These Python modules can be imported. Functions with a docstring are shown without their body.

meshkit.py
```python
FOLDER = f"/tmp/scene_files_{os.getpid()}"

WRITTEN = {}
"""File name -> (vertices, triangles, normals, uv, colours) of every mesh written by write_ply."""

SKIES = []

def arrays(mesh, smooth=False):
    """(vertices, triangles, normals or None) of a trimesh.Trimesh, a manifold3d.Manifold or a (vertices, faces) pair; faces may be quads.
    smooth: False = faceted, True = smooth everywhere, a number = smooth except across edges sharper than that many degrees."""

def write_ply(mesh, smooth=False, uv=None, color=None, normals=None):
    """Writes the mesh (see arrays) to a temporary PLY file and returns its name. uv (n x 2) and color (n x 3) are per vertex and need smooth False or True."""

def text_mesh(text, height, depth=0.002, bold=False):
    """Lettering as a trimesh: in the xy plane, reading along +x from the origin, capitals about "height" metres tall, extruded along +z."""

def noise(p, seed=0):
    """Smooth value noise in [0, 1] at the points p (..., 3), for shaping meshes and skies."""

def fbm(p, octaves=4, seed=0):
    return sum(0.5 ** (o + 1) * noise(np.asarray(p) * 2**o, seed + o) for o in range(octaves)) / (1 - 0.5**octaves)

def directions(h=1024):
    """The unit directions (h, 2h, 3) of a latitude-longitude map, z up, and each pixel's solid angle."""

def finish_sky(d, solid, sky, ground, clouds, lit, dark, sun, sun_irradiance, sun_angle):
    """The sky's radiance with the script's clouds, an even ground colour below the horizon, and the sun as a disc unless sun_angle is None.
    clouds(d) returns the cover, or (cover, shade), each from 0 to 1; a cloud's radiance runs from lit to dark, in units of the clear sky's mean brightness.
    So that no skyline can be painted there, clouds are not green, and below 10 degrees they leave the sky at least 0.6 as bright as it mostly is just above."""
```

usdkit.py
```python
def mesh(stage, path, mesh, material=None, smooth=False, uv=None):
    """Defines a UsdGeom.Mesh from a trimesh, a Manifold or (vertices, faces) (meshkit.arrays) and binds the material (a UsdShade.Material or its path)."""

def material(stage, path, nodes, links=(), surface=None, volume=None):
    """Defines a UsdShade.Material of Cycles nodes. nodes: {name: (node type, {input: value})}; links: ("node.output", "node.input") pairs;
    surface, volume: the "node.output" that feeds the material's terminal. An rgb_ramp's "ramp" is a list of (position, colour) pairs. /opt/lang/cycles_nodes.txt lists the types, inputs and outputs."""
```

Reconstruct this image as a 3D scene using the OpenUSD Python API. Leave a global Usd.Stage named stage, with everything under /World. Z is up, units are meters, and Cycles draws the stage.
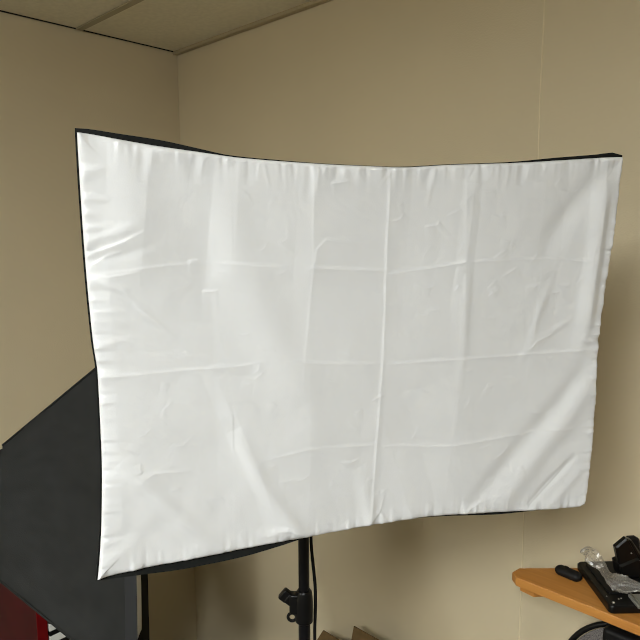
import math
import numpy as np
import trimesh
import manifold3d as m3
import usdkit
import meshkit
from pxr import Usd, UsdGeom, UsdShade, Gf, Sdf, Vt
from shapely.geometry import Polygon

stage = Usd.Stage.CreateInMemory()
UsdGeom.SetStageUpAxis(stage, UsdGeom.Tokens.z)
UsdGeom.SetStageMetersPerUnit(stage, 1.0)
UsdGeom.Xform.Define(stage, '/World')
UsdGeom.Scope.Define(stage, '/World/Looks')
rng = np.random.default_rng(11)

# ------------------------------------------------------------------ camera, light, exposure
# room axes: corner of the two walls at x=0, y=0; right wall is y=0 (x>0), left wall is x=0 (y<0)
CAM = np.array([2.2271, -1.4936, 1.90])
FOCAL_PX = 630.0
YAW, PITCH, ROLL = -0.769074, 0.134286, -0.0051
F = np.array([math.sin(YAW) * math.cos(PITCH), math.cos(YAW) * math.cos(PITCH), -math.sin(PITCH)])
R = np.array([math.cos(YAW), -math.sin(YAW), 0.0])
U = np.cross(R, F)
R, U = R * math.cos(ROLL) + U * math.sin(ROLL), U * math.cos(ROLL) - R * math.sin(ROLL)
camera = UsdGeom.Camera.Define(stage, '/World/camera')
camera.CreateHorizontalApertureAttr(36.0)
camera.CreateVerticalApertureAttr(36.0)
camera.CreateFocalLengthAttr(36.0 * FOCAL_PX / 640.0)
camera.CreateClippingRangeAttr(Gf.Vec2f(0.01, 100))
camera.CreateExposureAttr(1.0)
camera.AddTransformOp().Set(Gf.Matrix4d(*R, 0, *U, 0, *(-F), 0, *CAM, 1))

CEIL = 2.62
ROOM_X, ROOM_Y = 6.0, -5.9
# surface-mounted ceiling lights behind the camera: x0, x1, y0, y1, radiance
TROFFERS = [(2.15, 2.65, -3.30, -2.10, 25.8), (0.35, 0.85, -5.40, -4.20, 22.0)]
LAMP_COLOR = (0.97, 1.0, 0.985)

# ------------------------------------------------------------------ helpers
_used = {}


def uniq(parent, name):
    k = (parent, name)
    n = _used.get(k, 0)
    _used[k] = n + 1
    return f'{parent}/{name}' + (f'_{n:03d}' if n else '')


def keys(prim, label=None, cat=None, group=None, kind=None):
    for k, v in (('label', label), ('category', cat), ('group', group), ('kind', kind)):
        if v:
            prim.SetCustomDataByKey(k, v)


BASE = {}


def thing(name, base, label=None, cat=None, group=None, kind=None):
    path = uniq('/World', name)
    x = UsdGeom.Xform.Define(stage, path)
    x.AddTranslateOp().Set(Gf.Vec3d(*map(float, base)))
    BASE[path] = np.asarray(base, float)
    keys(x.GetPrim(), label, cat, group, kind)
    return path


def part(parent, name, mesh, mat, smooth=35, label=None, kind=None):
    """mesh in room coordinates, becomes a child of parent (path)."""
    v, f, _ = meshkit.arrays(mesh)
    root = '/'.join(parent.split('/')[:3])
    v = v - BASE.get(root, np.zeros(3))
    path = uniq(parent, name)
    m = usdkit.mesh(stage, path, (v, f), mat, smooth=smooth)
    keys(m.GetPrim(), label, None, None, kind)
    return path


def unit(a):
    a = np.asarray(a, float)
    return a / np.linalg.norm(a)


def cat(*ms):
    vs, fs, n = [], [], 0
    for m in ms:
        v, f, _ = meshkit.arrays(m)
        vs.append(v); fs.append(f + n); n += len(v)
    return np.vstack(vs), np.vstack(fs)


def rbox(size, r=0.004, seg=6, center=(0, 0, 0), axes=None):
    """box with rounded edges: hull of small spheres at the corners."""
    h = np.asarray(size, float) / 2
    r = min(r, h.min() * 0.95)
    s = m3.Manifold.sphere(r, seg * 2)
    pts = [s.translate([sx * (h[0] - r), sy * (h[1] - r), sz * (h[2] - r)]) for sx in (-1, 1) for sy in (-1, 1) for sz in (-1, 1)]
    v, f, _ = meshkit.arrays(m3.Manifold.batch_hull(pts))
    if axes is not None:
        v = v @ np.asarray(axes, float)
    return v + np.asarray(center, float), f


def box(lo, hi):
    lo, hi = np.asarray(lo, float), np.asarray(hi, float)
    m = trimesh.creation.box(hi - lo)
    return np.array(m.vertices) + (lo + hi) / 2, np.array(m.faces)


def bbox(lo, hi, r=0.003):
    lo, hi = np.asarray(lo, float), np.asarray(hi, float)
    return rbox(hi - lo, r, 4, (lo + hi) / 2)


def tube(pts, rad, sides=12, caps=True):
    p = np.asarray(pts, float)
    rad = np.broadcast_to(rad, (len(p),))
    t = np.gradient(p, axis=0)
    t /= np.linalg.norm(t, axis=1, keepdims=True)
    ref = np.array([0, 0, 1.0]) if abs(t[0, 2]) < 0.8 else np.array([1.0, 0, 0])
    a = []
    last = ref
    for k in range(len(p)):
        q = last - t[k] * (last @ t[k])
        last = unit(q)
        a.append(last)
    a = np.array(a)
    b = np.cross(t, a)
    ang = np.arange(sides) * 2 * math.pi / sides
    v = p[:, None] + rad[:, None, None] * (np.cos(ang)[None, :, None] * a[:, None] + np.sin(ang)[None, :, None] * b[:, None])
    v = v.reshape(-1, 3)
    f = []
    for i in range(len(p) - 1):
        for j in range(sides):
            q = [i * sides + j, i * sides + (j + 1) % sides, (i + 1) * sides + (j + 1) % sides, (i + 1) * sides + j]
            f += [[q[0], q[1], q[2]], [q[0], q[2], q[3]]]
    if caps:
        n = len(v)
        v = np.vstack([v, p[0], p[-1]])
        for j in range(sides):
            f += [[n, (j + 1) % sides, j], [n + 1, (len(p) - 1) * sides + j, (len(p) - 1) * sides + (j + 1) % sides]]
    return v, np.array(f)


def cyl(a, b, r, sides=20):
    a, b = np.asarray(a, float), np.asarray(b, float)
    return tube([a, a + (b - a) * 0.5, b], r, sides)


def grid_faces(n, m, wrap=False):
    f = []
    mm = m if wrap else m - 1
    for i in range(n - 1):
        for j in range(mm):
            a, b = i * m + j, i * m + (j + 1) % m
            f += [[a, b, b + m], [a, b + m, a + m]]
    return np.array(f)


def sheet(P, thick, flip=False):
    """grid of points (n, m, 3) -> closed sheet of given thickness (offset along its own normals)."""
    n, m, _ = P.shape
    du, dv = np.gradient(P, axis=0), np.gradient(P, axis=1)
    N = np.cross(du, dv)
    N /= np.linalg.norm(N, axis=2, keepdims=True) + 1e-12
    if flip:
        N = -N
    A, B = P.reshape(-1, 3), (P - N * thick).reshape(-1, 3)
    f = grid_faces(n, m)
    k = n * m
    ring = [(0, j) for j in range(m)] + [(i, m - 1) for i in range(1, n)] + [(n - 1, j) for j in range(m - 2, -1, -1)] + [(i, 0) for i in range(n - 2, 0, -1)]
    ring = [i * m + j for i, j in ring]
    side = []
    for a, b in zip(ring, ring[1:] + ring[:1]):
        side += [[a, b, b + k], [a, b + k, a + k]]
    f1 = f if not flip else f[:, ::-1]
    side = np.array(side) if flip else np.array(side)[:, ::-1]
    return np.vstack([A, B]), np.vstack([f1, f1[:, ::-1] + k, side])


def prism(poly, z0, z1):
    m = trimesh.creation.extrude_polygon(Polygon(poly), z1 - z0, engine='earcut')
    v = np.array(m.vertices)
    v[:, 2] += z0
    return v, np.array(m.faces)


def bevel_prism(poly, z0, z1, r=0.003):
    """prism with rounded rim edges."""
    pg = Polygon(poly)
    parts = []
    for q, z in ((0.0, 1.0), (0.3, 0.3), (1.0, 0.0)):
        g = pg.buffer(-r * q, join_style=2)
        c = np.array(g.exterior.coords)[:-1]
        parts.append(np.c_[c, np.full(len(c), z0 + r * z)])
        parts.append(np.c_[c, np.full(len(c), z1 - r * z)])
    return meshkit.arrays(m3.Manifold.hull_points(np.vstack(parts)))[:2]


# ------------------------------------------------------------------ materials
def mat(name, nodes, links=(), surface='p.BSDF'):
    return usdkit.material(stage, f'/World/Looks/{name}', nodes, links, surface=surface)


def plain(name, color, rough=0.5, metallic=0.0, spec=0.5, var=0.0, scale=30.0, bump=0.0, bump_scale=400.0, **kw):
    nodes = {'g': ('geometry', {}), 'p': ('principled_bsdf', dict(base_color=color, roughness=rough, metallic=metallic, specular_ior_level=spec, **kw))}
    links = []
    if var:
        lo = tuple(c * (1 - var) for c in color)
        hi = tuple(min(1, c * (1 + var)) for c in color)
        nodes['n'] = ('noise_texture', {'scale': scale, 'detail': 4.0})
        nodes['r'] = ('rgb_ramp', {'ramp': [(0.3, lo), (0.7, hi)]})
        links += [('g.position', 'n.vector'), ('n.fac', 'r.fac'), ('r.color', 'p.base_color')]
    if bump:
        nodes['bn'] = ('noise_texture', {'scale': bump_scale, 'detail': 3.0})
        nodes['b'] = ('bump', {'strength': 1.0, 'distance': bump})
        links += [('g.position', 'bn.vector'), ('bn.fac', 'b.height'), ('b.normal', 'p.normal')]
    return mat(name, nodes, links)


WALL = (0.675, 0.585, 0.405)
M = {}
M['wall'] = plain('wall_vinyl', WALL, 0.55, spec=0.3, var=0.025, scale=2.2, bump=0.0006, bump_scale=260)
M['seam'] = plain('seam_bead', (0.78, 0.68, 0.47), 0.4)
M['tile'] = plain('ceiling_tile', (0.78, 0.74, 0.60), 0.95, spec=0.1, var=0.05, scale=55, bump=0.0015, bump_scale=160)
M['tbar'] = plain('ceiling_bar', (0.40, 0.35, 0.24), 0.6)
M['angle'] = plain('wall_angle', (0.42, 0.35, 0.22), 0.5)
M['gap'] = plain('gap_shade_strip', (0.015, 0.012, 0.008), 0.8)  # near-black colour painted in as the shade of the ceiling edge gap
M['carpet'] = plain('carpet', (0.10, 0.09, 0.08), 0.95, spec=0.1, var=0.25, scale=220, bump=0.003, bump_scale=500)
M['base'] = plain('vinyl_base', (0.05, 0.04, 0.035), 0.4)
M['otherwall'] = plain('far_wall_paint', (0.36, 0.31, 0.22), 0.6, spec=0.3, var=0.02, scale=3)
M['black'] = plain('black_plastic', (0.004, 0.004, 0.004), 0.35, spec=0.3)
M['blackmatte'] = plain('black_matte', (0.006, 0.006, 0.006), 0.55, spec=0.25)
M['rubber'] = plain('rubber', (0.005, 0.005, 0.005), 0.6, spec=0.25)
M['metalblack'] = plain('black_metal', (0.004, 0.004, 0.005), 0.30, spec=0.3)
M['steel'] = plain('steel', (0.55, 0.55, 0.53), 0.3, metallic=1.0)
M['greyplate'] = plain('grey_plate', (0.20, 0.20, 0.18), 0.3)
M['card'] = plain('cardboard', (0.155, 0.100, 0.043), 0.85, spec=0.2, var=0.12, scale=60)
M['red'] = plain('darker_red_face', (0.052, 0.0035, 0.006), 0.55, spec=0.08, var=0.2, scale=8)  # board face, coloured a darker red than its edge
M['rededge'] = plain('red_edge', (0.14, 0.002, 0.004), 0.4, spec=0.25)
M['white'] = plain('white_paint', (0.75, 0.76, 0.72), 0.6)
M['bulb'] = plain('bulb_glass', (0.85, 0.85, 0.82), 0.2)
M['troffer'] = plain('troffer_enamel', (0.75, 0.75, 0.72), 0.4)

# black nylon of the softboxes: fine weave bump and slight sheen
M['nylon'] = mat('black_nylon', {
    'g': ('geometry', {}),
    'n': ('noise_texture', {'scale': 18.0, 'detail': 3.0}),
    'r': ('rgb_ramp', {'ramp': [(0.3, (0.0095, 0.0105, 0.010)), (0.7, (0.0135, 0.0145, 0.014))]}),
    'w': ('noise_texture', {'scale': 900.0, 'detail': 1.0}),
    'b': ('bump', {'strength': 0.6, 'distance': 0.0004}),
    'p': ('principled_bsdf', {'roughness': 0.5, 'specular_ior_level': 0.16, 'sheen_weight': 0.016, 'sheen_roughness': 0.4}),
}, [('g.position', 'n.vector'), ('n.fac', 'r.fac'), ('r.color', 'p.base_color'), ('g.position', 'w.vector'), ('w.fac', 'b.height'), ('b.normal', 'p.normal')])
# white diffuser cloth: satin, slightly translucent
M['cloth'] = mat('diffuser_cloth', {
    'g': ('geometry', {}),
    'w': ('noise_texture', {'scale': 700.0, 'detail': 1.0}),
    'b': ('bump', {'strength': 0.5, 'distance': 0.00015}),
    'p': ('principled_bsdf', {'base_color': (0.77, 0.777, 0.785), 'roughness': 0.40, 'specular_ior_level': 0.5, 'sheen_weight': 0.05}),
    't': ('translucent_bsdf', {'color': (0.8, 0.8, 0.8)}),
    'm': ('mix_closure', {'fac': 0.06}),
}, [('g.position', 'w.vector'), ('w.fac', 'b.height'), ('b.normal', 'p.normal'), ('p.BSDF', 'm.closure1'), ('t.BSDF', 'm.closure2')], surface='m.closure')
# varnished pine/oak shelf
M['wood'] = mat('shelf_wood', {
    'g': ('geometry', {}),
    'mp': ('mapping', {'mapping_type': 'point', 'scale': (3.0, 40.0, 40.0)}),
    'n': ('noise_texture', {'scale': 1.6, 'detail': 5.0, 'roughness': 0.6, 'distortion': 0.6}),
    'r': ('rgb_ramp', {'ramp': [(0.25, (0.44, 0.175, 0.034)), (0.55, (0.54, 0.235, 0.052)), (0.8, (0.62, 0.29, 0.07))]}),
    'p': ('principled_bsdf', {'roughness': 0.35, 'specular_ior_level': 0.5}),
}, [('g.position', 'mp.vector'), ('mp.vector', 'n.vector'), ('n.fac', 'r.fac'), ('r.color', 'p.base_color')])
# woven mesh of the chair back
M['mesh'] = mat('chair_mesh', {
    'g': ('geometry', {}),
    'n': ('noise_texture', {'scale': 520.0, 'detail': 2.0}),
    'r': ('rgb_ramp', {'ramp': [(0.35, (0.05, 0.045, 0.045)), (0.65, (0.22, 0.20, 0.19))]}),
    'p': ('principled_bsdf', {'roughness': 0.7}),
}, [('g.position', 'n.vector'), ('n.fac', 'r.fac'), ('r.color', 'p.base_color')])
# thin clear plastic bag
M['bag'] = mat('clear_plastic', {
    'fr': ('fresnel', {'IOR': 1.6}),
    't': ('transparent_bsdf', {'color': (0.93, 0.92, 0.90)}),
    'd': ('diffuse_bsdf', {'color': (0.55, 0.52, 0.46)}),
    'gl': ('glossy_bsdf', {'color': (0.95, 0.95, 0.95), 'roughness': 0.2}),
    'm1': ('mix_closure', {'fac': 0.10}),
    'm2': ('mix_closure', {}),
}, [('t.BSDF', 'm1.closure1'), ('d.BSDF', 'm1.closure2'), ('fr.fac', 'm2.fac'), ('m1.closure', 'm2.closure1'), ('gl.BSDF', 'm2.closure2')], surface='m2.closure')


def emitter(name, color, strength):
    return mat(name, {'e': ('emission', {'color': color, 'strength': strength})}, surface='e.emission')


# ------------------------------------------------------------------ the room
def structure(name, mesh, material, smooth=False):
    path = uniq('/World', name)
    m = usdkit.mesh(stage, path, mesh, material, smooth=smooth)
    keys(m.GetPrim(), kind='structure')
    return path


T = 0.10
structure('floor', box((-T, ROOM_Y - T, -0.1), (ROOM_X + T, T, 0)), M['carpet'])
# right wall: vinyl covered panels on a backing, one joint in view
wr = thing('wall_right', (0, 0, 0), kind='structure')
part(wr, 'backing', box((-T, 0.012, 0), (ROOM_X + T, T, CEIL + 0.15)), M['wall'], False)
px = [0.0, 1.52, 2.74, 3.96, 5.18, ROOM_X]
for a, b in zip(px[:-1], px[1:]):
    part(wr, 'wall_panel', bbox((a if a else -0.02, 0, 0), (b, 0.0125, CEIL + 0.02), 0.0006), M['wall'], 30)
for a in px[1:-1]:
    zs = np.linspace(0.0, CEIL - 0.01, 40)
    wob = 0.0008 * np.sin(zs * 7.0 + a) + 0.0005 * np.sin(zs * 19.0)
    part(wr, 'joint_bead', tube(np.c_[a + wob, np.full(40, 0.0004), zs], 0.0022, 8), M['seam'], 60)
wl = thing('wall_left', (0, 0, 0), kind='structure')
part(wl, 'backing', box((-T, ROOM_Y - T, 0), (-0.012, T, CEIL + 0.15)), M['wall'], False)
py = [0.0, -1.22, -2.44, -3.66, -4.88, ROOM_Y]
for a, b in zip(py[:-1], py[1:]):
    part(wl, 'wall_panel', bbox((-0.0125, b + 0.0004, 0), (0, a - (0.0004 if a else 0.0), CEIL + 0.02), 0.001), M['wall'], 30)
structure('wall_back', box((0, ROOM_Y - T, 0), (ROOM_X + T, ROOM_Y, CEIL + 0.15)), M['otherwall'])
structure('wall_side', box((ROOM_X, ROOM_Y, 0), (ROOM_X + T, 0, CEIL + 0.15)), M['otherwall'])
structure('baseboard_right', bbox((0.004, -0.006, 0), (ROOM_X, 0, 0.09), 0.002), M['base'])
structure('baseboard_left', bbox((0, ROOM_Y, 0), (0.006, -0.006, 0.09), 0.002), M['base'])
structure('trim_1', bbox((0.0, -0.022, CEIL - 0.012), (ROOM_X, 0, CEIL + 0.010), 0.002), M['angle'])
structure('shadow_gap_2', bbox((0.0, ROOM_Y, CEIL - 0.003), (0.008, -0.022, CEIL + 0.010), 0.002), M['gap'])  # added dark strip, drawn as the shadow gap between ceiling and left wall

# suspended ceiling: tiles and bars
gx = [0.0, 1.12, 2.34, 3.56, 4.78, ROOM_X]
gy = [0.0, -0.4085, -1.0185, -1.6285, -2.2385, -2.8485, -3.4585, -4.0685, -4.6785, -5.2885, ROOM_Y]
ce = thing('ceiling', (0, 0, CEIL), kind='structure')
part(ce, 'deck', box((-T, ROOM_Y - T, CEIL + 0.15), (ROOM_X + T, T, CEIL + 0.2)), M['tile'], False)
for i in range(len(gx) - 1):
    for j in range(len(gy) - 1):
        x0, x1, y1, y0 = gx[i], gx[i + 1], gy[j], gy[j + 1]
        part(ce, 'ceiling_tile', bbox((x0 + 0.002, y0 + 0.002, CEIL), (x1 - 0.002, y1 - 0.002, CEIL + 0.016), 0.002), M['tile'], 30)
for y in gy[1:-1]:
    part(ce, 'grid_bar', cat(bbox((0.011, y - 0.012, CEIL - 0.006), (ROOM_X, y + 0.012, CEIL - 0.001), 0.001)), M['tbar'], 30)
for x in gx[1:-1]:
    part(ce, 'grid_bar', cat(bbox((x - 0.012, ROOM_Y, CEIL - 0.0055), (x + 0.012, -0.022, CEIL - 0.0012), 0.001)), M['tbar'], 30)
for n, (x0, x1, y0, y1, rad) in enumerate(TROFFERS):
    zl = CEIL - 0.0065
    t = thing('ceiling_light', ((x0 + x1) / 2, (y0 + y1) / 2, zl), 'white surface-mounted ceiling light ' + ('just behind the camera' if n == 0 else 'farther back near the left wall'), 'ceiling light')
    w = 0.02
    fr = [bbox(lo + (zl - .045,), hi + (zl - .03,), 0.002) for lo, hi in (((x0, y0), (x1, y0 + w)), ((x0, y1 - w), (x1, y1)), ((x0, y0 + w), (x0 + w, y1 - w)), ((x1 - w, y0 + w), (x1, y1 - w)))]
    part(t, 'frame', cat(*fr), M['troffer'], 30)
    part(t, 'housing', bbox((x0, y0, zl - .03), (x1, y1, zl), 0.003), M['troffer'], 30)
    part(t, 'wrap_lens', bbox((x0 + w, y0 + w, zl - (.101 if n == 0 else .048)), (x1 - w, y1 - w, zl - .031), .010), emitter(f'lamp_panel_{n}', LAMP_COLOR, rad), False)

# ------------------------------------------------------------------ main softbox
SC = np.array([1.7382, -0.8761, 1.7518])
SU = unit([0.46004, 0.88783, -0.01078])
SV = np.array([0.04445, -0.0109, 0.99895])
SV = unit(SV - SU * (SV @ SU))
SN = np.cross(SU, SV)          # towards the viewer
if SN @ (CAM - SC) < 0:
    SN = -SN


def L(a, b, c=0.0):
    a, b, c = np.broadcast_arrays(np.asarray(a, float), b, c)
    return SC + a[..., None] * SU + b[..., None] * SV + c[..., None] * SN


BOW = 0.027
FOOT = np.array([(CAM - SC) @ SU, (CAM - SC) @ SV])
REACH = float((CAM - SC) @ SN)


def LB_(a, b, c=0.0):
    """the face is bowed back between the rods that hold its corners."""
    a, b, c = np.broadcast_arrays(np.asarray(a, float), b, c)
    d = BOW * np.clip(1 - (a / .35) ** 2, 0, 1)
    k = d / REACH
    return L(a + (a - FOOT[0]) * k, b + (b - FOOT[1]) * k, c - d)


TOP = np.array([(-.350, .250), (-.342, .2495), (-.308, .245), (-.267, .240), (-.225, .236), (-.181, .232), (-.123, .230), (-.063, .229), (.002, .229), (.083, .235), (.185, .242), (.263, .249), (.335, .2555), (.353, .2565)])
BOT = np.array([(-.350, -.252), (-.302, -.247), (-.231, -.244), (-.170, -.241), (-.105, -.239), (-.05, -.237), (-.008, -.2355), (.066, -.2355), (.161, -.242), (.263, -.2515), (.338, -.2565), (.346, -.254)])
LEFT = np.array([(-.252, -.349), (-.177, -.342), (-.093, -.339), (-.006, -.3395), (.033, -.343), (.151, -.348), (.25, -.3495)])
RIGHT = np.array([(-.255, .344), (-.235, .3475), (-.167, .349), (-.09, .347), (-.007, .3415), (.072, .345), (.157, .3505), (.256, .353)])
from scipy.interpolate import PchipInterpolator as PI
fT, fB, fL, fR = (PI(q[:, 0], q[:, 1], extrapolate=True) for q in (TOP, BOT, LEFT, RIGHT))


def plane_map(s, t, grow_top=None):
    """unit square -> place on the face (bowed-in edges)."""
    b0 = -0.253 + 0.506 * t
    a0 = -0.3495 + 0.698 * s
    a = fL(b0) * (1 - s) + fR(b0) * s
    b = fB(np.clip(a0, -.35, .346)) * (1 - t) + fT(np.clip(a0, -.35, .349)) * t
    return a, b


NS, NT = 560, 400
s_ = np.linspace(0, 1, NS)
t_ = np.linspace(0, 1, NT)
S_, T_ = np.meshgrid(s_, t_, indexing='ij')
A_, B_ = plane_map(S_, T_)
H = np.zeros_like(A_)


def polydist(a, b, pts):
    """signed distance and arc fraction to a polyline."""
    pts = np.asarray(pts, float)
    seg = np.linalg.norm(np.diff(pts, axis=0), axis=1)
    tot = seg.sum()
    best = np.full(a.shape, 1e9)
    sgn = np.zeros(a.shape)
    frac = np.zeros(a.shape)
    acc = 0
    for k in range(len(pts) - 1):
        d = pts[k + 1] - pts[k]
        q = np.clip(((a - pts[k, 0]) * d[0] + (b - pts[k, 1]) * d[1]) / (d @ d), 0, 1)
        ex, ey = a - pts[k, 0] - q * d[0], b - pts[k, 1] - q * d[1]
        dist = np.hypot(ex, ey)
        on = dist < best
        best = np.where(on, dist, best)
        sgn = np.where(on, np.sign(d[0] * ey - d[1] * ex), sgn)
        frac = np.where(on, (acc + q * seg[k]) / tot, frac)
        acc += seg[k]
    return best * sgn, frac


def fade(fr, a=0.12, b=0.12):
    lo = np.clip(fr / a, 0, 1) if a else 1.0
    hi = np.clip((1 - fr) / b, 0, 1) if b else 1.0
    return np.minimum(lo, hi) ** 0.7 if (a or b) else np.ones_like(fr)


def ridge(pts, amp, w, a=0.15, b=0.15, sharp=False):
    """adds a raised (or, amp < 0, sunk) crease along a polyline of face coordinates."""
    p = np.asarray(pts, float)
    m = (24 if sharp else 3) * w + .006
    lo, hi = p.min(0) - m, p.max(0) + m
    i0, i1 = (int(np.clip((q + .3495) / .698 * NS, 0, NS)) for q in (lo[0] - .012, hi[0] + .012))
    j0, j1 = (int(np.clip((q + .253) / .506 * NT, 0, NT)) for q in (lo[1] - .025, hi[1] + .025))
    if i1 <= i0 or j1 <= j0:
        return
    win = (slice(i0, i1), slice(j0, j1))
    d, fr = polydist(A_[win], B_[win], p)
    if sharp:
        steep = (d > 0) if sharp > 0 else (d < 0)
        prof = np.exp(-np.abs(d) / np.where(steep, w, 5 * w))
    else:
        prof = np.exp(-(d / w) ** 2)
    H[win] += amp * prof * fade(fr, a, b)


# the cloth was packed folded: 6 x 4 fields, whose fields lie at slightly different tilts
KU = [-.355, -.322, -.212, -.096, .002, .112, .225, .355]
KV = [-.262, -.130, -.012, .112, .262]
node = rng.normal(0, 1, (len(KU), len(KV)))
FACET = 0.0022
for i in range(len(KU)):
    for j in range(len(KV)):
        node[i, j] = FACET * (0.55 * node[i, j] + (0.8 if (i % 2) else -0.5))
node[0, :] = node[-1, :] = 0
node[:, 0] = node[:, -1] = 0
ua = A_ + 0.003 * np.sin(B_ * 9)
ub = B_ + 0.003 * np.sin(A_ * 11)
iu = np.clip(np.searchsorted(KU, ua) - 1, 0, len(KU) - 2)
iv = np.clip(np.searchsorted(KV, ub) - 1, 0, len(KV) - 2)
kx, kv = np.array(KU), np.array(KV)
fx = (ua - kx[iu]) / (kx[iu + 1] - kx[iu])
fy = (ub - kv[iv]) / (kv[iv + 1] - kv[iv])
H += node[iu, iv] * (1 - fx) * (1 - fy) + node[iu + 1, iv] * fx * (1 - fy) + node[iu, iv + 1] * (1 - fx) * fy + node[iu + 1, iv + 1] * fx * fy
# fold creases (sharp) ------------------------------------------------
CR = 0.00095
ridge([(.002, .229), (.002, .117), (.002, -.009), (-.007, -.233)], CR * 1.2, .0020, 0, 0, -1)
ridge([(.107, .221), (.113, .11), (.117, .004)], CR * .9, .0035, .1, .3, -1)
ridge([(.119, .12), (.119, .004), (.114, -.061)], CR * .8, .006, .2, .2)
ridge([(.112, -.061), (.103, -.21)], CR * .35, .004, .2, .2, -1)
ridge([(-.095, .227), (-.094, .108), (-.098, .052), (-.104, -.016), (-.104, -.045)], CR * .6, .0018, .1, .2, -1)
ridge([(-.217, .217), (-.210, .107), (-.208, .038), (-.187, -.047)], CR * .35, .004, .2, .2, -1)
ridge([(.232, .110), (.227, -.011), (.222, -.065)], CR * .5, .003, .1, .3, -1)
ridge([(-.335, .104), (-.262, .113), (-.212, .116)], CR * .8, .0017, .1, .2, 1)
ridge([(-.212, .116), (-.144, .111), (-.118, .109)], CR * 1.0, .0016, .2, .3, 1)
ridge([(-.105, .109), (-.04, .106), (.007, .103)], CR * 1.1, .0017, .1, .1, 1)
ridge([(.003, .100), (.06, .106), (.114, .114)], CR * 1.2, .0017, .05, .05, 1)
ridge([(.114, .114), (.236, .118), (.323, .112)], CR * .9, .0017, .1, .2, 1)
ridge([(-.337, -.009), (-.256, -.007), (-.183, -.006), (-.150, -.003)], CR * .8, .0017, .1, .15, 1)
ridge([(-.129, -.003), (-.06, -.010), (.005, -.015)], CR * .9, .0017, .1, .1, 1)
ridge([(.005, -.015), (.116, -.015), (.224, -.014), (.338, -.013)], CR * 1.1, .0017, .05, .05, 1)
ridge([(-.296, -.125), (-.238, -.130)], CR * .7, .0017, .2, .3, 1)
ridge([(-.163, -.127), (-.093, -.117), (.002, -.122)], CR * .7, .0017, .2, .2, 1)
ridge([(.002, -.124), (.104, -.135), (.169, -.133), (.25, -.128), (.333, -.130)], CR * .8, .0017, .1, .1, 1)
for knots, b_lo, b_hi in (([(-.349, 0), (-.326, -.0011), (-.284, .0022), (-.214, -.0016), (-.186, .0008), (-.115, -.0002), (-.096, .0006), (-.02, 0), (.349, 0)], .03, .14),
                          ([(-.349, 0), (.002, 0), (.030, -.0009), (.100, .0004), (.1165, .0014), (.128, .0002), (.225, .0008), (.262, -.0006), (.300, .0004), (.322, .0024), (.341, 0), (.349, 0)], -.02, .06),
                          ([(-.349, 0), (-.300, .0004), (-.205, -.0007), (-.188, .0010), (-.105, -.0004), (-.007, .0010), (.035, -.0008), (.104, .0006), (.165, -.0006), (.349, 0)], .02, -.06)):
    kx_ = np.array(knots)
    wgt = np.clip((B_ - b_lo) / (b_hi - b_lo), 0, 1)
    wgt = wgt * wgt * (3 - 2 * wgt)
    ab = A_ + .004 * np.sin(B_ * 14 + 1) + .04 * np.clip(.20 - B_, -.05, .12) * (A_ < -.19) + (.32 * (B_ + .06) if b_hi < b_lo else 0)
    H += np.interp(ab, kx_[:, 0], kx_[:, 1]) * wgt
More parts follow.
